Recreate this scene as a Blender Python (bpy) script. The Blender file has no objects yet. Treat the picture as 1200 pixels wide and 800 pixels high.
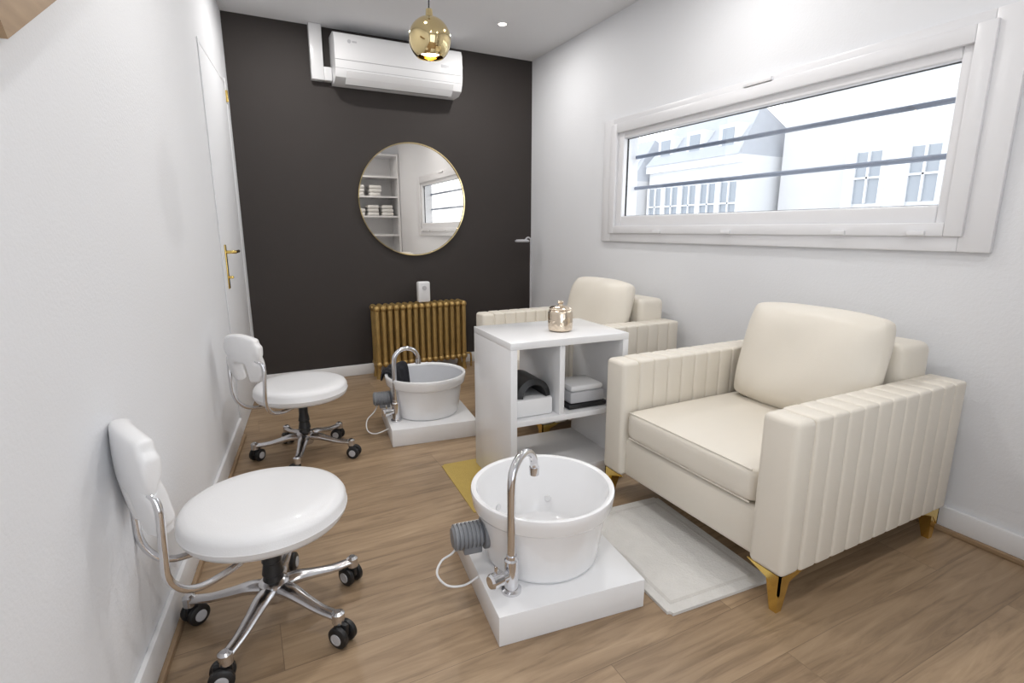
import bpy, bmesh, math, random
from mathutils import Vector, Matrix, Euler
random.seed(4)
sc=bpy.context.scene
COL=sc.collection
pi=math.pi
D=4.217; W=2.35; H=2.54

# ------------------------------------------------------------------ materials
def newmat(n):
    m=bpy.data.materials.new(n); m.use_nodes=True
    nt=m.node_tree; b=nt.nodes['Principled BSDF']; return m,nt,b
def mat(n,col,rough=.5,metal=0,bump=0,bscale=200,var=0,vscale=3,coat=0,detail=4,emis=None,estr=0,spec=None):
    m,nt,b=newmat(n)
    b.inputs['Base Color'].default_value=(*col,1); b.inputs['Roughness'].default_value=rough; b.inputs['Metallic'].default_value=metal
    b.inputs['Coat Weight'].default_value=coat
    if spec is not None: b.inputs['Specular IOR Level'].default_value=spec
    tc=nt.nodes.new('ShaderNodeTexCoord')
    if var:
        nz=nt.nodes.new('ShaderNodeTexNoise'); nz.inputs['Scale'].default_value=vscale; nz.inputs['Detail'].default_value=4
        nt.links.new(tc.outputs['Object'],nz.inputs['Vector'])
        mx=nt.nodes.new('ShaderNodeMix'); mx.data_type='RGBA'
        mx.inputs[6].default_value=(*[c*(1-var) for c in col],1); mx.inputs[7].default_value=(*[min(1,c*(1+var)) for c in col],1)
        nt.links.new(nz.outputs['Fac'],mx.inputs[0]); nt.links.new(mx.outputs[2],b.inputs['Base Color'])
    if bump:
        nz=nt.nodes.new('ShaderNodeTexNoise'); nz.inputs['Scale'].default_value=bscale; nz.inputs['Detail'].default_value=detail
        nt.links.new(tc.outputs['Object'],nz.inputs['Vector'])
        bp=nt.nodes.new('ShaderNodeBump'); bp.inputs['Strength'].default_value=bump; bp.inputs['Distance'].default_value=.004
        nt.links.new(nz.outputs['Fac'],bp.inputs['Height']); nt.links.new(bp.outputs[0],b.inputs['Normal'])
    if emis:
        b.inputs['Emission Color'].default_value=(*emis,1); b.inputs['Emission Strength'].default_value=estr
    return m
M={}
M['wall']=mat('wall_paint',(.785,.795,.82),.75,bump=.22,bscale=110)
M['ceil']=mat('ceiling_paint',(.79,.795,.81),.85,bump=.05,bscale=60)
M['dark']=mat('dark_wall_paint',(.033,.0265,.024),.7,bump=.12,bscale=90,var=.08)
M['trim']=mat('trim_white',(.80,.80,.81),.4)
M['pvc']=mat('window_pvc',(.80,.80,.82),.32)
M['lam']=mat('white_laminate',(.84,.84,.85),.2,var=.02)
M['cer']=mat('white_enamel',(.90,.90,.91),.1,coat=.6)
M['leather']=mat('cream_leatherette',(.76,.71,.625),.40,bump=.12,bscale=260,var=.03,vscale=6)
M['white_lth']=mat('white_vinyl',(.82,.82,.83),.32,bump=.10,bscale=300,coat=.15)
M['chrome']=mat('chrome',(.72,.72,.74),.1,1)
M['alu']=mat('polished_aluminium',(.66,.66,.68),.2,1,bump=.02)
M['gold']=mat('polished_gold',(.80,.58,.18),.16,1)
M['pgold']=mat('pale_gold',(.74,.60,.33),.08,1)
M['champ']=mat('champagne_hammered',(.76,.65,.52),.2,1,bump=.8,bscale=45,detail=1)
M['bronze']=mat('bronze_gold_paint',(.45,.30,.11),.42,.6,bump=.3,bscale=70,var=.25,vscale=20)
M['black']=mat('black_plastic',(.012,.012,.013),.4)
M['blackf']=mat('black_fabric',(.012,.012,.016),.95,bump=.5,bscale=120)
M['grey']=mat('grey_plastic',(.22,.23,.25),.45)
M['lgrey']=mat('light_grey_plastic',(.5,.5,.52),.4)
M['acw']=mat('ac_white_plastic',(.76,.76,.77),.25)
M['acl']=mat('ac_shadow_grey',(.33,.33,.34),.5)
M['mirror']=mat('mirror_glass',(.80,.77,.73),.01,1)
M['rug']=mat('cream_rug',(.69,.675,.65),.98,bump=1.0,bscale=140,var=.07,vscale=25)
M['rug2']=mat('cream_rug_border',(.62,.60,.57),.98,bump=1.0,bscale=140,var=.07,vscale=25)
M['mustard']=mat('mustard_mat',(.50,.36,.10),.9,bump=.5,bscale=200,var=.08,vscale=30)
M['towel']=mat('white_towel',(.8,.79,.77),.95,bump=.6,bscale=150)
M['rail']=mat('grey_railing',(.20,.24,.32),.5)
M['lampoff']=mat('lamp_glow',(1,1,1),.5,emis=(1,.93,.82),estr=6)
M['wax']=mat('candle_wax',(.9,.84,.7),.5)
M['frost']=mat('grey_basin_liner',(.60,.61,.64),.3)

def floor_mat():
    m,nt,b=newmat('oak_plank_floor'); N=nt.nodes; L=nt.links
    tc=N.new('ShaderNodeTexCoord')
    br=N.new('ShaderNodeTexBrick'); br.offset=.37; br.inputs['Scale'].default_value=1
    br.inputs['Brick Width'].default_value=1.25; br.inputs['Row Height'].default_value=.19
    br.inputs['Mortar Size'].default_value=.0012; br.inputs['Mortar Smooth'].default_value=.1; br.inputs['Bias'].default_value=0
    br.inputs['Color1'].default_value=(.0,.0,.0,1); br.inputs['Color2'].default_value=(1,1,1,1); br.inputs['Mortar'].default_value=(.5,.5,.5,1)
    L.new(tc.outputs['Object'],br.inputs['Vector'])
    cb=N.new('ShaderNodeVectorMath'); cb.operation='MULTIPLY_ADD'
    cb.inputs[1].default_value=(3.1,7.7,5.3); L.new(br.outputs['Color'],cb.inputs[0]); L.new(tc.outputs['Object'],cb.inputs[2])
    mp=N.new('ShaderNodeMapping'); mp.inputs['Scale'].default_value=(1.4,15,1); L.new(cb.outputs[0],mp.inputs['Vector'])
    n1=N.new('ShaderNodeTexNoise'); n1.inputs['Scale'].default_value=2.2; n1.inputs['Detail'].default_value=8; n1.inputs['Roughness'].default_value=.62; n1.inputs['Distortion'].default_value=.8
    L.new(mp.outputs[0],n1.inputs['Vector'])
    mp2=N.new('ShaderNodeMapping'); mp2.inputs['Scale'].default_value=(1.0,3.0,1); L.new(cb.outputs[0],mp2.inputs['Vector'])
    n2=N.new('ShaderNodeTexNoise'); n2.inputs['Scale'].default_value=1.7; n2.inputs['Detail'].default_value=3; L.new(mp2.outputs[0],n2.inputs['Vector'])
    rp=N.new('ShaderNodeValToRGB'); L.new(n1.outputs['Fac'],rp.inputs[0])
    e=rp.color_ramp.elements; e[0].position=.25; e[0].color=(.205,.143,.088,1); e[1].position=.75; e[1].color=(.46,.342,.225,1)
    k=e.new(.5); k.color=(.36,.258,.164,1)
    mx=N.new('ShaderNodeMix'); mx.data_type='RGBA'; mx.blend_type='MULTIPLY'; mx.inputs[0].default_value=.6
    rp2=N.new('ShaderNodeValToRGB'); L.new(n2.outputs['Fac'],rp2.inputs[0]); e=rp2.color_ramp.elements
    e[0].position=.3; e[0].color=(.68,.62,.56,1); e[1].position=.7; e[1].color=(1.1,1.08,1.05,1)
    L.new(rp.outputs[0],mx.inputs[6]); L.new(rp2.outputs[0],mx.inputs[7])
    m3=N.new('ShaderNodeMix'); m3.data_type='RGBA'; m3.blend_type='MULTIPLY'; m3.inputs[0].default_value=1
    rp3=N.new('ShaderNodeValToRGB'); L.new(br.outputs['Color'],rp3.inputs[0]); e=rp3.color_ramp.elements
    e[0].color=(.90,.89,.88,1); e[1].color=(1.08,1.07,1.06,1)
    L.new(mx.outputs[2],m3.inputs[6]); L.new(rp3.outputs[0],m3.inputs[7])
    m4=N.new('ShaderNodeMix'); m4.data_type='RGBA'; m4.inputs[7].default_value=(.12,.08,.05,1)
    sc_=N.new('ShaderNodeMath'); sc_.operation='MULTIPLY'; sc_.inputs[1].default_value=.55; L.new(br.outputs['Fac'],sc_.inputs[0])
    L.new(sc_.outputs[0],m4.inputs[0]); L.new(m3.outputs[2],m4.inputs[6]); L.new(m4.outputs[2],b.inputs['Base Color'])
    b.inputs['Roughness'].default_value=.42
    bp=N.new('ShaderNodeBump'); bp.inputs['Strength'].default_value=.15; bp.inputs['Distance'].default_value=.003
    L.new(n1.outputs['Fac'],bp.inputs['Height']); L.new(bp.outputs[0],b.inputs['Normal'])
    return m
M['floor']=floor_mat()
def wood_mat(n,c1,c2):
    m,nt,b=newmat(n); N=nt.nodes; L=nt.links
    tc=N.new('ShaderNodeTexCoord'); mp=N.new('ShaderNodeMapping'); mp.inputs['Scale'].default_value=(12,1.5,12); L.new(tc.outputs['Object'],mp.inputs['Vector'])
    nz=N.new('ShaderNodeTexNoise'); nz.inputs['Scale'].default_value=4; nz.inputs['Detail'].default_value=6; L.new(mp.outputs[0],nz.inputs['Vector'])
    rp=N.new('ShaderNodeValToRGB'); L.new(nz.outputs['Fac'],rp.inputs[0]); rp.color_ramp.elements[0].color=(*c1,1); rp.color_ramp.elements[1].color=(*c2,1)
    L.new(rp.outputs[0],b.inputs['Base Color']); b.inputs['Roughness'].default_value=.5; return m
M['wood']=wood_mat('oak_strip',(.22,.14,.08),(.42,.29,.17))
def glass_mat():
    m=bpy.data.materials.new('window_glass'); m.use_nodes=True; nt=m.node_tree; nt.nodes.clear()
    o=nt.nodes.new('ShaderNodeOutputMaterial'); mx=nt.nodes.new('ShaderNodeMixShader'); t=nt.nodes.new('ShaderNodeBsdfTransparent'); g=nt.nodes.new('ShaderNodeBsdfGlossy'); g.inputs['Roughness'].default_value=.02
    mx.inputs[0].default_value=.06; nt.links.new(t.outputs[0],mx.inputs[1]); nt.links.new(g.outputs[0],mx.inputs[2]); nt.links.new(mx.outputs[0],o.inputs[0]); return m
M['glass']=glass_mat()

# ------------------------------------------------------------------ helpers
def link(o,parent=None):
    COL.objects.link(o)
    if parent: o.parent=parent
    return o
def empty(n,loc=(0,0,0),rz=0):
    e=bpy.data.objects.new(n,None); e.location=loc; e.rotation_euler=(0,0,rz); e.empty_display_size=.1; COL.objects.link(e); return e
def finish(bm,n,m,parent=None,loc=(0,0,0),rot=(0,0,0),smooth=True,angle=35):
    bmesh.ops.recalc_face_normals(bm,faces=bm.faces)
    me=bpy.data.meshes.new(n); bm.to_mesh(me); bm.free()
    o=bpy.data.objects.new(n,me); o.location=loc; o.rotation_euler=rot; me.materials.append(M[m] if isinstance(m,str) else m)
    if smooth:
        for p in me.polygons: p.use_smooth=True
        me.set_sharp_from_angle(angle=math.radians(angle))
    return link(o,parent)
def add_box(bm,lo,hi,bev=0,seg=2,mtx=None):
    r=bmesh.ops.create_cube(bm,size=1); vs=r['verts']
    s=[hi[i]-lo[i] for i in range(3)]; c=[(hi[i]+lo[i])/2 for i in range(3)]
    for v in vs: v.co=Vector((v.co.x*s[0]+c[0],v.co.y*s[1]+c[1],v.co.z*s[2]+c[2]))
    out=vs
    if bev:
        es=list({e for v in vs for e in v.link_edges})
        rr=bmesh.ops.bevel(bm,geom=es,offset=bev,segments=seg,profile=.5,affect='EDGES'); out=list(set(rr['verts'])|{v for v in vs if v.is_valid})
    if mtx is not None:
        for v in out: v.co=mtx@v.co
    return out
def box(n,lo,hi,m,parent=None,bev=0,seg=2,loc=(0,0,0),rot=(0,0,0)):
    bm=bmesh.new(); add_box(bm,lo,hi,bev,seg); return finish(bm,n,m,parent,loc,rot)
def boxes(n,lst,m,parent=None,bev=0,seg=2,loc=(0,0,0),rot=(0,0,0)):
    bm=bmesh.new()
    for lo,hi in lst: add_box(bm,lo,hi,bev,seg)
    return finish(bm,n,m,parent,loc,rot)
def add_lathe(bm,prof,seg=48,mtx=None):
    rings=[]
    for r,z in prof:
        if r<1e-6: rings.append([bm.verts.new((0,0,z))])
        else: rings.append([bm.verts.new((r*math.cos(2*pi*i/seg),r*math.sin(2*pi*i/seg),z)) for i in range(seg)])
    for a,b in zip(rings,rings[1:]):
        for i in range(seg):
            j=(i+1)%seg
            if len(a)==1 and len(b)==1: continue
            if len(a)==1: bm.faces.new((a[0],b[i],b[j]))
            elif len(b)==1: bm.faces.new((a[i],a[j],b[0]))
            else: bm.faces.new((a[i],a[j],b[j],b[i]))
    vs=[v for r in rings for v in r]
    if mtx is not None:
        for v in vs: v.co=mtx@v.co
    return vs
def lathe(n,prof,m,parent=None,loc=(0,0,0),rot=(0,0,0),seg=48,angle=40):
    bm=bmesh.new(); add_lathe(bm,prof,seg); return finish(bm,n,m,parent,loc,rot,angle=angle)
def catmull(pts,k=8):
    P=[Vector(p) for p in pts]; out=[]
    for i in range(len(P)-1):
        p0=P[max(i-1,0)];p1=P[i];p2=P[i+1];p3=P[min(i+2,len(P)-1)]
        for j in range(k):
            t=j/k
            out.append(.5*((2*p1)+(p2-p0)*t+(2*p0-5*p1+4*p2-p3)*t*t+(3*p1-p0-3*p2+p3)*t**3))
    out.append(P[-1]); return out
def add_tube(bm,pts,r,seg=12,smooth=8,radii=None,flat=1):
    path=catmull(pts,smooth) if smooth else [Vector(p) for p in pts]
    n=len(path); T=(path[1]-path[0]).normalized()
    nrm=T.orthogonal().normalized()
    if abs(T.z)<.9: 
        nrm=(Vector((0,0,1))-T*T.z).normalized()
    rings=[]
    for i,p in enumerate(path):
        t=(path[min(i+1,n-1)]-path[max(i-1,0)]).normalized()
        q=T.rotation_difference(t); nrm=(q@nrm).normalized(); T=t; bi=T.cross(nrm)
        if radii: 
            f=i/(n-1)*(len(radii)-1); a=int(min(f,len(radii)-2)); rr=radii[a]*(1-(f-a))+radii[a+1]*(f-a)
        else: rr=r
        rings.append([bm.verts.new(p+(nrm*math.cos(2*pi*k/seg)*flat+bi*math.sin(2*pi*k/seg))*rr) for k in range(seg)])
    for a,b in zip(rings,rings[1:]):
        for k in range(seg): bm.faces.new((a[k],a[(k+1)%seg],b[(k+1)%seg],b[k]))
    bm.faces.new(rings[0][::-1]); bm.faces.new(rings[-1])
def tube(n,pts,r,m,parent=None,loc=(0,0,0),rot=(0,0,0),seg=12,smooth=8,radii=None,flat=1):
    bm=bmesh.new(); add_tube(bm,pts,r,seg,smooth,radii,flat); return finish(bm,n,m,parent,loc,rot,angle=50)
def Rz(a): return Matrix.Rotation(a,4,'Z')
def T(x,y,z): return Matrix.Translation((x,y,z))
def subsurf(o,l=2):
    s=o.modifiers.new('sub','SUBSURF'); s.levels=l; s.render_levels=l; return o

# ------------------------------------------------------------------ room
LA=-math.atan(.12)
def LX(y): return .03-.12*(D-y)
YR=-1.2
box('floor',(-1.1,YR-.15,-.1),(W+.15,D+.15,0),'floor')
box('ceiling',(-1.1,YR-.15,H),(W+.15,D+.15,H+.1),'ceil')
box('wall_back',(-.3,D,0),(W+.15,D+.12,H),'dark')
Lc=Vector((.03,D,0))
def lwbox(n,s0,s1,o0,o1,z0,z1,m,parent=None,bev=0):
    return box(n,(o0,-s1,z0),(o1,-s0,z1),m,parent,bev,loc=Lc,rot=(0,0,LA))
lwbox('wall_left',-.1,5.6,-.12,0,0,H,'wall')
hy0,hy1,hz0,hz1=1.03,2.98,1.18,1.79
boxes('wall_right',[((W,YR-.1,0),(W+.15,hy0,H)),((W,hy1,0),(W+.15,D+.1,H)),((W,hy0,0),(W+.15,hy1,hz0)),((W,hy0,hz1),(W+.15,hy1,H))],'wall')
dx0,dx1,dz=-.35,1.25,2.25
boxes('wall_rear',[((-1.0,YR-.12,0),(dx0,YR,H)),((dx1,YR-.12,0),(W+.1,YR,H)),((dx0,YR-.12,dz),(dx1,YR,H))],'wall')
d2=empty('rear_fill_door')  # unseen glazed opening behind the camera, added to admit sky light as fill
bx=[]
for a in (dx0,(dx0+dx1)/2-.03,dx1-.06): bx.append(((a,YR-.08,0),(a+.06,YR-.03,dz)))
bx+= [((dx0+.06,YR-.08,0.005),((dx0+dx1)/2-.03,YR-.03,.1)),(((dx0+dx1)/2+.03,YR-.08,.005),(dx1-.06,YR-.03,.1)),((dx0+.06,YR-.08,dz-.07),((dx0+dx1)/2-.03,YR-.03,dz)),(((dx0+dx1)/2+.03,YR-.08,dz-.07),(dx1-.06,YR-.03,dz))]
boxes('frame',bx,'pvc',d2)
box('pane',(dx0+.06,YR-.058,.1),(dx1-.06,YR-.052,dz-.07),'glass',d2)
box('baseboard_back',(.05,D-.014,0),(W-.016,D,.085),'trim',bev=.003)
box('baseboard_right',(W-.016,YR,.02),(W,D,.10),'trim',bev=.003)
box('trim_1',(W-.026,YR,0),(W,D-.015,.02),'wood',bev=.004)
lwbox('baseboard_left',1.04,5.4,0,.014,.02,.115,'trim',bev=.003)
lwbox('trim_2',1.04,5.4,0,.026,0,.02,'wood',bev=.004)

# ---- window
w=empty('window_1')
def ring(y0,y1,z0,z1,wd,x0,x1):
    a,b,c,d=wd
    return [((x0,y0,z0),(x1,y0+a,z1)),((x0,y1-b,z0),(x1,y1,z1)),((x0,y0+a,z0),(x1,y1-b,z0+c)),((x0,y0+a,z1-d),(x1,y1-b,z1))]
boxes('outer_casing',ring(.89,3.14,1.07,1.875,(.10,.10,.07,.05),W-.022,W-.001),'pvc',w,bev=.004)
boxes('frame',ring(.975,3.05,1.125,1.84,(.06,.06,.05,.06),W-.035,W-.012),'pvc',w,bev=.005)
boxes('sash',ring(1.0,3.01,1.155,1.815,(.075,.075,.085,.075),W-.014,W+.045),'pvc',w,bev=.008,seg=3)
boxes('gasket',ring(1.07,2.94,1.235,1.745,(.008,.008,.008,.008),W+.018,W+.03),'black',w)
box('pane',(W+.022,1.07,1.235),(W+.026,2.94,1.745),'glass',w)
bm=bmesh.new()
for y in (2.55,2.02,1.42,1.12): add_box(bm,(W-.047,y-.03,1.128),(W-.03,y+.03,1.146),.003)
add_box(bm,(W-.04,1.83,1.842),(W-.018,1.99,1.862),.004)
finish(bm,'vents_and_latch','pvc',w)
rl=empty('window_railing')
bm=bmesh.new()
for z in (1.635,1.43):
    add_tube(bm,[(W+.14,hy0-.0,z),(W+.14,hy1+.0,z)],.012,12,0)
finish(bm,'bars','rail',rl)

# ---- buildings across the street
fac=mat('facade_render',(.68,.69,.71),.9,var=.06); fac2=mat('facade_stone',(.56,.56,.57),.9,var=.06); roofm=mat('slate_roof',(.40,.42,.46),.8,var=.12); fwin=mat('facade_window',(.28,.31,.35),.3)
def building(n,x,y0,y1,zb,zt,m,rows,cols,dx=3,dormers=0):
    e=empty(n)
    box('body',(x,y0,zb),(x+dx,y1,zt),m,e)
    bm=bmesh.new(); bf=bmesh.new()
    for r in rows:
        for i in range(cols):
            yc=y0+(y1-y0)*(i+.5)/cols
            add_box(bm,(x-.02,yc-.26,r),(x+.02,yc+.26,r+1.05))
            for s in ((-.34,-.26,r-.08,r+1.13),(.26,.34,r-.08,r+1.13),(-.02,.02,r,r+1.05)):
                add_box(bf,(x-.07,yc+s[0],s[2]),(x+.0,yc+s[1],s[3]))
            add_box(bf,(x-.07,yc-.26,r+.5),(x,yc+.26,r+.54)); add_box(bf,(x-.12,yc-.38,r-.16),(x,yc+.38,r-.08))
    add_box(bf,(x-.15,y0,zt-.2),(x,y1,zt))
    for i in range(dormers):
        yc=y0+(y1-y0)*(i+.5)/dormers
        add_box(bf,(x+.05,yc-.3,zt),(x+.9,yc+.3,zt+.8)); add_box(bm,(x+.03,yc-.18,zt+.15),(x+.07,yc+.18,zt+.7))
    finish(bm,'windows',fwin,e); finish(bf,'surrounds',fac,e)
    bm=bmesh.new(); v=[bm.verts.new(p) for p in ((x-.2,y0,zt),(x-.2,y1,zt),(x+dx,y1,zt),(x+dx,y0,zt),(x+.9,y0+.3,zt+1.3),(x+.9,y1-.3,zt+1.3))]
    for f in ((0,1,5,4),(0,4,3),(1,2,5),(3,4,5,2),(0,3,2,1)): bm.faces.new([v[i] for i in f])
    finish(bm,'roof',roofm,e,smooth=False)
building('townhouse',12,3.2,7.4,-3,4.4,fac,(1.7,),4)
building('townhouse',12.6,7.4,9.4,-3,6.0,fac2,(2.2,),0)
building('townhouse',11.4,9.6,13,-3,3.0,fac,(1.3,),5,dormers=3)
building('townhouse',11.0,13.1,17,-3,2.6,fac2,(1.1,),5,dormers=3)
box('street_ground',(3.5,-12,-3.1),(30,30,-3),mat('asphalt',(.5,.5,.5),.9,var=.1))

# ---- door in left wall (nearly flush)
d=empty('door_1',Lc,LA)
def dl(n,s0,s1,o0,o1,z0,z1,m,bev=.002): return box(n,(o0,-s1,z0),(o1,-s0,z1),m,d,bev)
dl('leaf',.20,1.0,.001,.006,.006,2.05,'wall',.001)
dl('casing_far',.155,.196,.001,.010,0,2.09,'wall'); dl('casing_near',1.003,1.025,.001,.006,0,2.072,'wall',.001); dl('casing_top',.197,1.002,.001,.006,2.053,2.072,'wall',.001)
dl('handle_plate',.905,.94,.006,.013,.83,1.07,'gold',.003)
tube('handle_lever',[(.011,-.922,1.03),(.051,-.922,1.03),(.057,-.90,1.03),(.057,-.80,1.03)],.009,'gold',d,smooth=3)
dl('handle_key',.915,.93,.012,.036,.885,.90,'gold',.003)
for z in (.3,1.98): dl('hinge',.193,.203,.006,.020,z-.035,z+.035,'gold',.002)

# ---- timber handrail, top-left
hr=empty('stair_handrail')
a=Vector((LX(1.16)+.002,1.16,1.44)); b_=Vector((LX(1.75)+.002,1.75,1.80))
bm=bmesh.new(); dirv=(b_-a).normalized(); nn=Vector((1,-.12,0)).normalized(); upp=nn.cross(dirv); upp= upp if upp.z>0 else -upp
vs=[]
for p in (a,b_):
    for (s,t) in ((0,0),(.045,0),(.045,.13),(0,.13)): vs.append(bm.verts.new(p+nn*s+upp*t))
for f in ((0,1,2,3),(7,6,5,4),(0,4,5,1),(1,5,6,2),(2,6,7,3),(3,7,4,0)): bm.faces.new([vs[i] for i in f])
finish(bm,'rail','wood',hr,smooth=False)

# ------------------------------------------------------------------ AC unit
ac=empty('air_conditioner')
bm=bmesh.new()
prof=[(0,2.475),(-.15,2.475),(-.185,2.462),(-.203,2.425),(-.205,2.29),(-.20,2.235),(-.175,2.185),(-.12,2.16),(0,2.16)]
L0=[bm.verts.new((.70,D-.001+y,z)) for y,z in prof]; L1=[bm.verts.new((1.63,D-.001+y,z)) for y,z in prof]
k=len(prof)
for i in range(k): bm.faces.new((L0[i],L0[(i+1)%k],L1[(i+1)%k],L1[i]))
bm.faces.new(L0); bm.faces.new(L1[::-1])
finish(bm,'body','acw',ac,angle=30)
boxes('seams',[((.70,D-.2072,2.288),(1.631,D-.19,2.292)),((.70,D-.2015,2.2355),(1.631,D-.185,2.238))],'acl',ac)
bm=bmesh.new(); add_box(bm,(.77,-.05,-.004),(1.56,.05,.004),.003,mtx=T(0,D-.172,2.188)@Matrix.Rotation(math.radians(-50),4,'X')); finish(bm,'flap','acw',ac)
box('outlet_slot',(.78,D-.15,2.1565),(1.55,D-.09,2.161),'grey',ac)
lathe('badge',[(0,0),(.012,0),(.012,.002),(0,.002)],'lgrey',ac,loc=(.80,D-.2045,2.41),rot=(pi/2,0,0),seg=20)
box('badge_bar',(.82,D-.2075,2.405),(.85,D-.2045,2.415),'lgrey',ac)
box('display',(1.46,D-.2075,2.33),(1.53,D-.204,2.35),'lgrey',ac)
tr=empty('cable_trunking')
boxes('duct',[((.56,D-.06,2.18),(.645,D-.001,H-.001)),((.645,D-.06,2.18),(.698,D-.001,2.27))],'acw',tr,bev=.005)

# ------------------------------------------------------------------ mirror
mr=empty('round_mirror',(1.272,D,1.38))
lathe('frame',[(.425,.001),(.435,.001),(.435,.022),(.427,.022),(.425,.012),(.425,.001)],'pgold',mr,rot=(pi/2,0,0),seg=96)
lathe('glass',[(0,.002),(.4255,.002),(.4255,.012),(0,.012)],'mirror',mr,rot=(pi/2,0,0),seg=96)

# ------------------------------------------------------------------ radiator
rad=empty('cast_iron_radiator',(0,4.07,0))
bm=bmesh.new(); nsec=15; x0,x1=.86,1.625
for i in range(nsec):
    x=x0+(x1-x0)*(i+.5)/nsec
    for yy in (-.062,0,.062):
        add_tube(bm,[(x,yy,.12),(x,yy,.3),(x,yy,.54)],.0185,10,4,radii=[.020,.0175,.020])
    for z in (.115,.555):
        add_tube(bm,[(x,-.068,z),(x,.068,z)],.0245,10,0)
    for yy in (-.066,.066):
        bmesh.ops.create_uvsphere(bm,u_segments=10,v_segments=6,radius=.0255,matrix=T(x,yy,.555)); bmesh.ops.create_uvsphere(bm,u_segments=10,v_segments=6,radius=.0255,matrix=T(x,yy,.115))
add_tube(bm,[(x0,0,.555),(x1,0,.555)],.018,10,0); add_tube(bm,[(x0,0,.115),(x1,0,.115)],.018,10,0)
for x in (x0+.025,x1-.025):
    for yy in (-.05,.05): add_tube(bm,[(x,yy,.0),(x,yy,.06),(x,yy,.11)],.018,10,0,radii=[.024,.015,.02])
finish(bm,'sections','bronze',rad,angle=60)
tube('valve_pipe',[(x1,0,.115),(x1+.05,0,.115),(x1+.06,0,.09),(x1+.06,0,0)],.009,'bronze',rad,smooth=3)
dv=empty('room_diffuser',(1.275,4.05,.5815))
box('body',(-.05,-.03,0),(.05,.03,.165),'acw',dv,bev=.014,seg=3)
lathe('knob',[(0,0),(.018,0),(.018,.004),(0,.004)],'lgrey',dv,loc=(0,-.03,.115),rot=(pi/2,0,0),seg=24)

# ------------------------------------------------------------------ magnifier floor lamp in corner
ml=empty('magnifier_floor_lamp',(2.24,4.02,0))
lathe('base',[(0,0),(.11,0),(.11,.015),(.02,.025),(0,.025)],'lgrey',ml,loc=(-.03,0,0),seg=32)
tube('pole',[(0,0,.02),(0,0,.55),(0,0,1.07)],.008,'lgrey',ml,smooth=0)
tube('arm',[(0,0,1.07),(-.03,0,1.085),(-.06,0,1.06)],.007,'lgrey',ml,smooth=4)
lathe('head',[(0,0),(.055,0),(.065,.01),(.05,.022),(0,.025)],'lgrey',ml,loc=(-.085,0,1.045),seg=32)

# ------------------------------------------------------------------ pendant
pn=empty('pendant_lamp',(.722,2.1,1.86))
pr=[]
for i in range(25):
    a=pi*.5-(pi*.5+math.radians(52))*i/24
    pr.append((.080*math.cos(a),.080*math.sin(a)))
pr[0]=(0,.080)
inner=[(r*.96,z*.96) for r,z in pr][::-1]
lathe('globe',pr+inner,'pgold',pn,seg=64,angle=60)
lathe('cap',[(0,.104),(.012,.104),(.014,.078),(0,.078)],'pgold',pn,seg=24)
lathe('bulb',[(0,-.05),(.038,-.048),(.042,-.035),(.03,0),(0,.01)],'lampoff',pn,seg=24)
tube('cord',[(0,0,.10),(0,0,H-1.86-.02)],.003,'black',pn,smooth=0)
lathe('ceiling_rose',[(0,0),(.05,0),(.05,-.02),(0,-.025)],'pgold',pn,loc=(0,0,H-1.86-.0005),seg=32)
def light(n,kind,loc,e,size=.1,rot=(0,0,0),col=(1,1,1),parent=None,shape='DISK'):
    l=bpy.data.lights.new(n,kind); l.energy=e; l.color=col
    if kind=='AREA': l.shape=shape; l.size=size
    else: l.shadow_soft_size=size
    o=bpy.data.objects.new(n,l); o.location=loc; o.rotation_euler=rot; link(o,parent); return o
light('pendant_light','POINT',(0,0,-.085),2.5,.03,col=(1,.93,.84),parent=pn)
for i,(x,y) in enumerate(((1.755,3.575),(.45,3.575),(1.755,1.9),(.45,1.9),(1.4,.3),(.3,.3))):  # first fixture is in view; the others are added out of view for light
    dn=empty('downlight',(x,y,H))
    lathe('ring',[(.028,-.001),(.04,-.001),(.04,-.008),(.03,-.01),(.028,-.001)],'trim',dn,seg=32)
    lathe('lens',[(0,-.001),(.028,-.001),(.028,-.004),(0,-.004)],'lampoff',dn,seg=24)
    light('downlight_source','AREA',(0,0,-.014),7.6,.08,col=(1,.975,.945),parent=dn)

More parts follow.
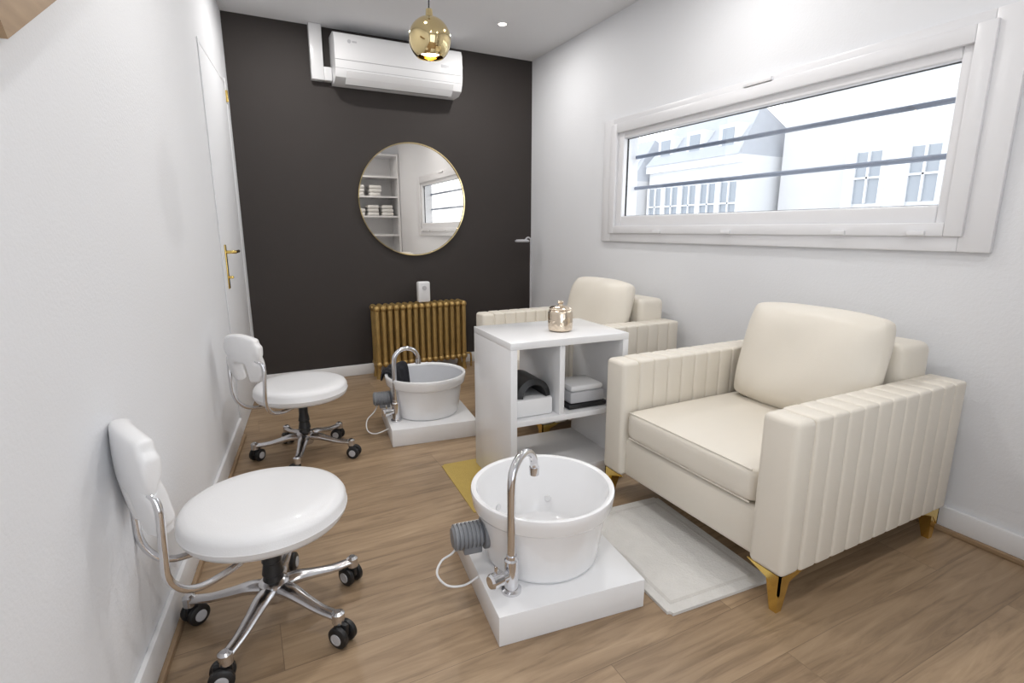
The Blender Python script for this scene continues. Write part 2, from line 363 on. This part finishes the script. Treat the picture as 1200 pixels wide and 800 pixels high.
# ------------------------------------------------------------------ armchair
def armchair(cy):
    e=empty('armchair',(1.81,cy,0))
    box('base_frame',(-.445,-.325,.13),(.44,.325,.295),'leather',e,bev=.015,seg=3)
    for s,nm in ((1,'arm_left'),(-1,'arm_right')):
        bm=bmesh.new(); y0,y1=(.318,.44) if s>0 else (-.44,-.318)
        n=11; xs=-.47; wd=[.085]+[.845/ (n)]*n
        add_box(bm,(-.46,y0+.008,.135),(.45,y1-.008,.611),.02,3)
        x=xs
        for k_,q in enumerate(wd):
            add_box(bm,(x,y0,.127),(x+q+.001,y1,.622),.012 if k_ else .02,4); x+=q
        finish(bm,nm,'leather',e,angle=80)
    box('backrest_frame',(.27,-.32,.13),(.455,.32,.745),'leather',e,bev=.035,seg=4)
    bm=bmesh.new(); bmesh.ops.create_cube(bm,size=1)
    bmesh.ops.subdivide_edges(bm,edges=bm.edges,cuts=9,use_grid_fill=True)
    cx,hx,hy,hz=-.11,.352,.312,.067
    for v in bm.verts:
        u,vv,t=[c*2 for c in v.co]
        f=(1-abs(u)**5)*(1-abs(vv)**5)
        v.co=Vector((cx+u*hx*(1-.03*abs(t)**4),vv*hy*(1-.02*abs(t)**4),.362+t*(hz*.86+.014*f)))
    o=finish(bm,'seat_cushion','leather',e,angle=180); subsurf(o,1)
    bm=bmesh.new()
    for z in (.417,.307):
        P=[(cx-hx+.010,hy-.02,z),(cx-hx+.010,-hy+.02,z)]
        add_tube(bm,P,.003,6,0)
    finish(bm,'seat_piping','leather',e)
    bm=bmesh.new(); bmesh.ops.create_cube(bm,size=1)
    bmesh.ops.subdivide_edges(bm,edges=bm.edges,cuts=15,use_grid_fill=True)
    ph=cy*3
    for v in bm.verts:
        a,y,z=[c*2 for c in v.co]
        f=((1-abs(y)**4)*(1-abs(z)**4))
        yy=y*.292*(1-.05*abs(z)**4-.05*abs(a)**2); zz=z*.222*(1-.09*abs(y)**3-.04*abs(a)**2)
        th=a*(.034+.068*max(f,0)**.6)
        th+=.007*math.sin(y*5+z*3+ph)*f*a+.005*math.sin(y*14+z*4)*(abs(z)**3)*a
        v.co=Vector((th,yy,zz))
    o=finish(bm,'back_cushion','leather',e,loc=(.175,-.015,.636),rot=(0,math.radians(15),0),angle=180); subsurf(o,1)
    for sx,sy in ((-1,-1),(-1,1),(1,-1),(1,1)):
        bm=bmesh.new(); x=-.435 if sx<0 else .42; y=sy*.405
        v=[]
        for (hw,z,ox) in ((.012,0,sx*.008),(.026,.128,0)):
            for a,b in ((-1,-1),(1,-1),(1,1),(-1,1)): v.append(bm.verts.new((x+ox+a*hw,y+sy*(.008 if z==0 else 0)+b*hw,z)))
        for f in ((3,2,1,0),(4,5,6,7),(0,1,5,4),(1,2,6,5),(2,3,7,6),(3,0,4,7)): bm.faces.new([v[i] for i in f])
        for (dx_,dy_) in ((-sx,0),(0,-sy)):
            px,py=(x+sx*.026,y+sy*.026); th=.006
            if dx_: q=[(px,py,.128),(px+dx_*.12,py,.128),(px+dx_*.04,py,.10),(px,py,.06)]; off=Vector((0,-sy*th,0))
            else: q=[(px,py,.128),(px,py+dy_*.12,.128),(px,py+dy_*.04,.10),(px,py,.06)]; off=Vector((-sx*th,0,0))
            A=[bm.verts.new(p) for p in q]; B=[bm.verts.new(Vector(p)+off) for p in q]
            bm.faces.new(A); bm.faces.new(B[::-1])
            for i in range(4): bm.faces.new((A[i],B[i],B[(i+1)%4],A[(i+1)%4]))
        finish(bm,'leg','gold',e,smooth=False)
    return e
armchair(1.30); armchair(2.71)

# ------------------------------------------------------------------ stools
def stool(cx,cy,angs,th,R0=.288,delta=0,ztop=.70,spread=.37):
    e=empty('rolling_stool',(cx,cy,0))
    lathe('seat',[(0,.325),(.19,.325),(.212,.33),(.221,.343),(.2225,.352),(.225,.356),(.2225,.360),(.222,.378),(.214,.391),(.196,.399),(.15,.402),(0,.404)],'white_lth',e,seg=72,angle=60)
    lathe('seat_pan',[(0,.305),(.06,.305),(.18,.318),(.2,.325),(0,.325)],'chrome',e)
    box('mechanism',(-.07,-.06,.285),(.07,.06,.306),'black',e,bev=.006)
    tube('lever',[(0,.05,.295),(.02,.12,.29),(.03,.20,.285)],.005,'chrome',e,smooth=4)
    lathe('gas_column',[(0,.09),(.03,.09),(.03,.13),(.026,.15),(.03,.155),(.024,.19),(.028,.195),(.022,.23),(.022,.29),(0,.29)],'black',e,seg=24)
    lathe('hub',[(0,.070),(.036,.070),(.044,.085),(.042,.125),(.03,.135),(0,.135)],'alu',e,seg=32)
    bm=bmesh.new(); bw=bmesh.new(); bh=bmesh.new()
    for k_,a in enumerate(angs):
        a=math.radians(a); c,s=math.cos(a),math.sin(a)
        P=[(.02,.108),(.07,.108),(.12,.097),(.18,.085),(.24,.083)]
        add_tube(bm,[(c*r,s*r,z) for r,z in P],.02,14,5,radii=[.028,.026,.021,.018,.017],flat=.65)
        add_lathe(bm,[(0,.066),(.018,.066),(.018,.094),(.01,.10),(0,.10)],16,T(c*.242,s*.242,0))
        sw=a+1.9+k_*1.1
        m0=T(c*.242,s*.242,0)@Rz(sw)
        for off in (-.018,.018):
            add_lathe(bw,[(0,-.010),(.024,-.010),(.031,-.006),(.032,0),(.031,.006),(.024,.010),(0,.010)],28,m0@T(.012,off,.032)@Matrix.Rotation(pi/2,4,'X'))
            sg=1 if off>0 else -1
            add_lathe(bh,[(0,0),(.017,0),(.017,.002),(.012,.003),(.012,.0015),(0,.0015)],20,m0@T(.012,off+sg*.0105,.032)@Matrix.Rotation(-sg*pi/2,4,'X'))
        add_box(bw,(-.014,-.007,.032),(.032,.007,.067),.004,mtx=m0)
    finish(bm,'star_base','alu',e); finish(bw,'casters','black',e); finish(bh,'caster_caps','lgrey',e)
    zb=.475; dR=R0-.288; dl_=math.radians(delta); piv=Vector((R0,0,0))
    def twist(p,wt=1):
        q=Vector(p)-piv; z=q.z; q.z=0; q=Rz(dl_*wt)@q; q.z=z; return q+piv
    bm=bmesh.new(); nx,nz=14,10; grid={}
    def inside(i,j):
        if (i in (0,nx-1)) and (j in (nz-1,0)): return False
        if 5<=i<=8 and j<4: return False
        return True
    for i in range(nx):
        for j in range(nz):
            if not inside(i,j): continue
            q=[]
            for (a,b) in ((i,j),(i+1,j),(i+1,j+1),(i,j+1)):
                if (a,b) not in grid:
                    u=a/nx*2-1; t=b/nz
                    ang=u*spread; rad_=.288+.012*math.sin(t*pi)+.02*t
                    z=zb+(ztop-zb)*t - .025*u*u*(1 if t>.5 else -.6)
                    grid[(a,b)]=bm.verts.new(twist((rad_*math.cos(ang)+dR,rad_*math.sin(ang),z)))
                q.append(grid[(a,b)])
            bm.faces.new(q)
    o=finish(bm,'back_pad','white_lth',e,rot=(0,0,math.radians(th)),angle=180)
    so=o.modifiers.new('sol','SOLIDIFY'); so.thickness=.044; so.offset=0; so.use_even_offset=False
    subsurf(o,2)
    loop=[(.06,-.06,.312),(.17,-.075,.308),(.25,-.092,.328),(.290,-.108,.385),(.294,-.116,.47),(.292,-.118,.55),(.305,-.09,.585),(.322,0,.592),(.305,.09,.585),(.292,.118,.55),(.294,.116,.47),(.290,.108,.385),(.25,.092,.328),(.17,.075,.308),(.06,.06,.312)]
    l2=[]
    for x,y,z in loop:
        wt=max(0,min(1,(x-.06)/.22)); wt=wt*wt
        l2.append(twist((x+dR*wt,y,z+(ztop-.70)*.5*(1 if z>.5 else 0)),wt))
    tube('back_bar',l2,.009,'chrome',e,rot=(0,0,math.radians(th)),seg=12,smooth=6)
    return e
stool(-.004,1.555,[13,77,160,238,309],218,.308,-17,.735,.39)
stool(.21,2.755,[38,108,170,255,328],216)

# ------------------------------------------------------------------ foot basins
def basin(cx,cy,rz,fx,fy,fdir,liner,cable,towel=False):
    e=empty('pedicure_foot_bath',(cx,cy,0),rz)
    box('plinth',(-.238,-.255,.0),(.238,.255,.096),'lam',e,bev=.003)
    pr=[(0,.096),(.174,.096),(.184,.101),(.188,.112),(.208,.25),(.210,.272),(.226,.279),(.229,.286),(.232,.312),(.235,.325),(.233,.334),(.226,.336),(.217,.332),(.211,.31),(.189,.13),(.17,.115),(0,.112)]
    lathe('tub',pr,'cer',e,seg=96,angle=50)
    if liner:
        lathe('tub_liner',[(.2125,.322),(.2115,.305),(.198,.20),(.196,.20),(.2095,.305),(.2105,.322)],'frost',e,seg=96)
    lathe('drain',[(0,.113),(.022,.113),(.022,.117),(0,.118)],'chrome',e,seg=24)
    bm=bmesh.new()
    for i in range(6):
        a=i*pi/3; add_lathe(bm,[(0,0),(.012,0),(.012,.005),(0,.007)],16,T(.195*math.cos(a),.195*math.sin(a),.18)@Rz(a)@Matrix.Rotation(-pi/2,4,'Y'))
    finish(bm,'jets','lam',e)
    f=Vector((fx,fy,0)); dv_=Vector((math.cos(fdir),math.sin(fdir),0)); R_=.07
    pts=[f+Vector((0,0,z)) for z in (.10,.2,.32,.42)]
    for i in range(1,10):
        a=pi*i/9*1.0; pts.append(f+dv_*(R_-R_*math.cos(a))+Vector((0,0,.437+R_*math.sin(a))))
    pts.append(f+dv_*(2*R_)+Vector((0,0,.425)))
    tube('faucet_spout',pts,.0125,'chrome',e,seg=16,smooth=4)
    lathe('faucet_body',[(0,.096),(.030,.096),(.030,.104),(.021,.108),(.021,.20),(.016,.205),(.016,.215),(0,.215)],'chrome',e,loc=f,seg=24)
    lathe('faucet_nozzle',[(.009,0),(.0155,0),(.0155,.025),(.009,.025)],'chrome',e,loc=f+dv_*(2*R_)+Vector((0,0,.412)),seg=16)
    m0=T(f.x,f.y,.155)@Rz(pi+.15-rz)@Matrix.Rotation(pi/2,4,'Y')
    bm=bmesh.new(); add_lathe(bm,[(0,0),(.014,0),(.014,.035),(.021,.036),(.023,.07),(.018,.077),(0,.077)],20,m0)
    add_box(bm,(-.0035,-.0035,0),(.0035,.0035,.045),.001,mtx=T(f.x,f.y,.155)@Rz(pi+.15-rz)@T(.055,0,0))
    finish(bm,'faucet_handle','chrome',e)
    ma=math.radians(172)-rz
    base=Vector((.192*math.cos(ma),.192*math.sin(ma),.20))
    m0=T(*base)@Rz(ma)@Matrix.Rotation(pi/2,4,'Y')
    prof=[(0,-.01),(.050,-.01),(.050,.014),(.034,.016)]
    for i in range(7):
        z=.020+i*.013; prof+=[(.036,z),(.041,z+.002),(.041,z+.008),(.036,z+.009)]
    prof+=[(.030,.113),(0,.115)]
    bm=bmesh.new(); add_lathe(bm,prof,24,m0)
    add_box(bm,(.02,-.024,.02),(.055,.024,.08),.004,mtx=m0)
    finish(bm,'pump_motor','grey',e,angle=30)
    tube('cable',cable,.0035,'trim',e,smooth=8,seg=8)
    if towel:
        bm=bmesh.new(); g=[]
        for i in range(15):
            row=[]
            a=math.radians(112+i*4.5)
            for j,(r,z) in enumerate(((.246,.30),(.245,.32),(.243,.343),(.226,.352),(.204,.343),(.192,.31),(.180,.25),(.172,.21))):
                rr_=r+.006*math.sin(i*1.9+j); row.append(bm.verts.new((rr_*math.cos(a),rr_*math.sin(a),z+.008*math.sin(i*1.3))))
            g.append(row)
        for i in range(14):
            for j in range(7): bm.faces.new((g[i][j],g[i+1][j],g[i+1][j+1],g[i][j+1]))
        o=finish(bm,'dark_cloth','blackf',e,angle=180); s=o.modifiers.new('s','SOLIDIFY'); s.thickness=.01; s.offset=1; subsurf(o,1)
    return e
def loc_pt(cx,cy,rz,x,y):
    v=Vector((x-cx,y-cy,0)); v.rotate(Euler((0,0,-rz))); return v.x,v.y
cab=[(-.275,.03,.165),(-.30,.025,.135),(-.34,.01,.125),(-.36,-.015,.10),(-.335,-.045,.075),(-.285,-.055,.07),(-.237,-.05,.085)]
fx,fy=loc_pt(.81,1.365,-.12,.625,1.225)
basin(.81,1.365,-.12,fx,fy,math.radians(33)+.12,False,cab)
fx,fy=loc_pt(.90,2.875,-.12,.695,2.79)
basin(.90,2.875,-.12,fx,fy,math.radians(2)+.12,True,[(-.275,.03,.165),(-.30,.02,.12),(-.345,.0,.08),(-.35,-.06,.04),(-.31,-.10,.03),(-.237,-.10,.05)],towel=True)

# ------------------------------------------------------------------ shelf unit
sh=empty('open_cube_shelf',(.936,1.84,.004),-.05)
sw,sd,shh=.58,.43,.696
boxes('carcass',[((0,0,0),(.03,sd,shh-.03)),((sw-.03,0,0),(sw,sd,shh-.03)),((0,0,shh-.03),(sw,sd,shh)),((.03,.005,.07),(sw-.03,sd-.005,.10)),((.03,.005,0),(sw-.03,.02,.07)),((.03,sd-.02,0),(sw-.03,sd-.005,.07)),
 ((.03,.005,.33),(sw-.03,sd-.005,.355)),((.235,.01,.355),(.26,sd-.01,shh-.03))],'lam',sh,bev=.0015)
it=empty('uv_nail_lamp',(1.077,1.97,.361),-.05)
box('tray',(-.09,-.10,0),(.083,.10,.078),'lam',it,bev=.008)
bm=bmesh.new()
m0=T(0,0,.0785)
n=20; A=[]
for i in range(n+1):
    a=pi*i/n
    A.append([bm.verts.new(m0@Vector((r*math.cos(a),y,r*math.sin(a)*1.05))) for r,y in ((.055,-.09),(.080,-.08),(.080,.08),(.055,.09))])
for i in range(n):
    for j in range(4): bm.faces.new((A[i][j],A[i][(j+1)%4],A[i+1][(j+1)%4],A[i+1][j]))
bm.faces.new(A[0]); bm.faces.new(A[-1][::-1])
finish(bm,'hood','black',it)
box('back_panel',(-.055,.06,.0785),(.055,.08,.11),'black',it,bev=.004)
it=empty('sterilizer_box',(1.345,1.95,.361),-.05)
box('base',(-.10,-.09,0),(.10,.09,.022),'black',it,bev=.006)
box('body',(-.09,-.085,.0225),(.09,.085,.075),'lgrey',it,bev=.01)
box('lid',(-.085,-.08,.0755),(.085,.08,.105),'acw',it,bev=.012)
cd=empty('candle_holder',(1.265,1.99,.7005))
lathe('cup',[(0,0),(.045,0),(.054,.006),(.056,.02),(.056,.085),(.052,.095),(.048,.098),(.046,.092),(.046,.02),(0,.016)],'champ',cd,seg=48)
lathe('wax',[(0,.017),(.0455,.017),(.0455,.075),(0,.073)],'wax',cd,seg=32)
lathe('lid',[(0,.099),(.050,.099),(.052,.103),(.045,.110),(.012,.114),(.010,.122),(.014,.130),(.008,.137),(0,.138)],'champ',cd,seg=40)

# ------------------------------------------------------------------ mats
def rug(n,cx,cy,w_,l_,rz,m,th=.008,border=None):
    bm=bmesh.new(); bmesh.ops.create_cube(bm,size=1); 
    for v in bm.verts: v.co=Vector((v.co.x*w_,v.co.y*l_,v.co.z*th+th/2+.0003))
    es=[e for e in bm.edges if abs(e.verts[0].co.z-e.verts[1].co.z)>th*.5]
    bmesh.ops.bevel(bm,geom=es,offset=.012,segments=3,affect='EDGES')
    e=empty(n,(cx,cy,0),rz); finish(bm,'pile',m,e)
    if border:
        hw,hl=w_/2-.03,l_/2-.035; z0,z1=th,th+.0015; t=.012
        boxes('border_stripe',[((-hw,-hl,z0),(hw,-hl+t,z1)),((-hw,hl-t,z0),(hw,hl,z1)),((-hw,-hl+t,z0),(-hw+t,hl-t,z1)),((hw-t,-hl+t,z0),(hw,hl-t,z1))],border,e)
    return e
rug('bath_mat',1.285,1.295,.42,.60,-.07,'rug',.010,'rug2')
rug('floor_mat',1.05,2.055,.55,.5,-.06,'mustard',.0035)

# ------------------------------------------------------------------ shelving with towels behind (seen in mirror)
su=empty('shelving_unit',(1.55,-.5,0))
pieces=[((0,0,0),(.03,.42,2.3)),((.76,0,0),(.79,.42,2.3)),((.03,0,0),(.76,.015,2.3))]
for z in (0.05,.45,.75,1.05,1.34,1.64,1.94,2.27): pieces.append(((.03,.015,z),(.76,.42,z+.025)))
boxes('carcass',pieces,'lam',su)
tp=empty('towel_pile',(1.55,-.5,0))
bm=bmesh.new()
for z,cols in ((1.34,(.16,.38,.60)),(1.64,(.16,.42))):
    for x in cols:
        for k_ in range(random.choice((2,3,3))):
            add_box(bm,(x-.09,.12,z+.026+k_*.055),(x+.09+random.uniform(-.01,.01),.38,z+.026+k_*.055+.052),.02,3)
finish(bm,'towels','towel',tp)

# ------------------------------------------------------------------ world & portals
wd=bpy.data.worlds.new('World'); sc.world=wd; wd.use_nodes=True; bg=wd.node_tree.nodes['Background']
bg.inputs[0].default_value=(.91,.955,1,1); bg.inputs[1].default_value=2.75
def portal(n,loc,rot,sx,sy):
    l=bpy.data.lights.new(n,'AREA'); l.shape='RECTANGLE'; l.size=sx; l.size_y=sy; l.cycles.is_portal=True
    o=bpy.data.objects.new(n,l); o.location=loc; o.rotation_euler=rot; COL.objects.link(o)
portal('portal_window',(W+.149,(hy0+hy1)/2,(hz0+hz1)/2),(0,pi/2,0),hz1-hz0,hy1-hy0)
portal('portal_door',((dx0+dx1)/2,YR-.119,dz/2),(pi/2,0,0),dx1-dx0,dz)

# ------------------------------------------------------------------ camera
c=bpy.data.cameras.new('camera'); c.sensor_width=36; c.lens=614/1200*36; c.clip_start=.02
co=bpy.data.objects.new('camera',c); co.location=(0,0,1.15); co.rotation_euler=(pi/2-math.atan(131/614),0,-math.radians(27.1)); COL.objects.link(co); sc.camera=co
sc.view_settings.view_transform='Standard'
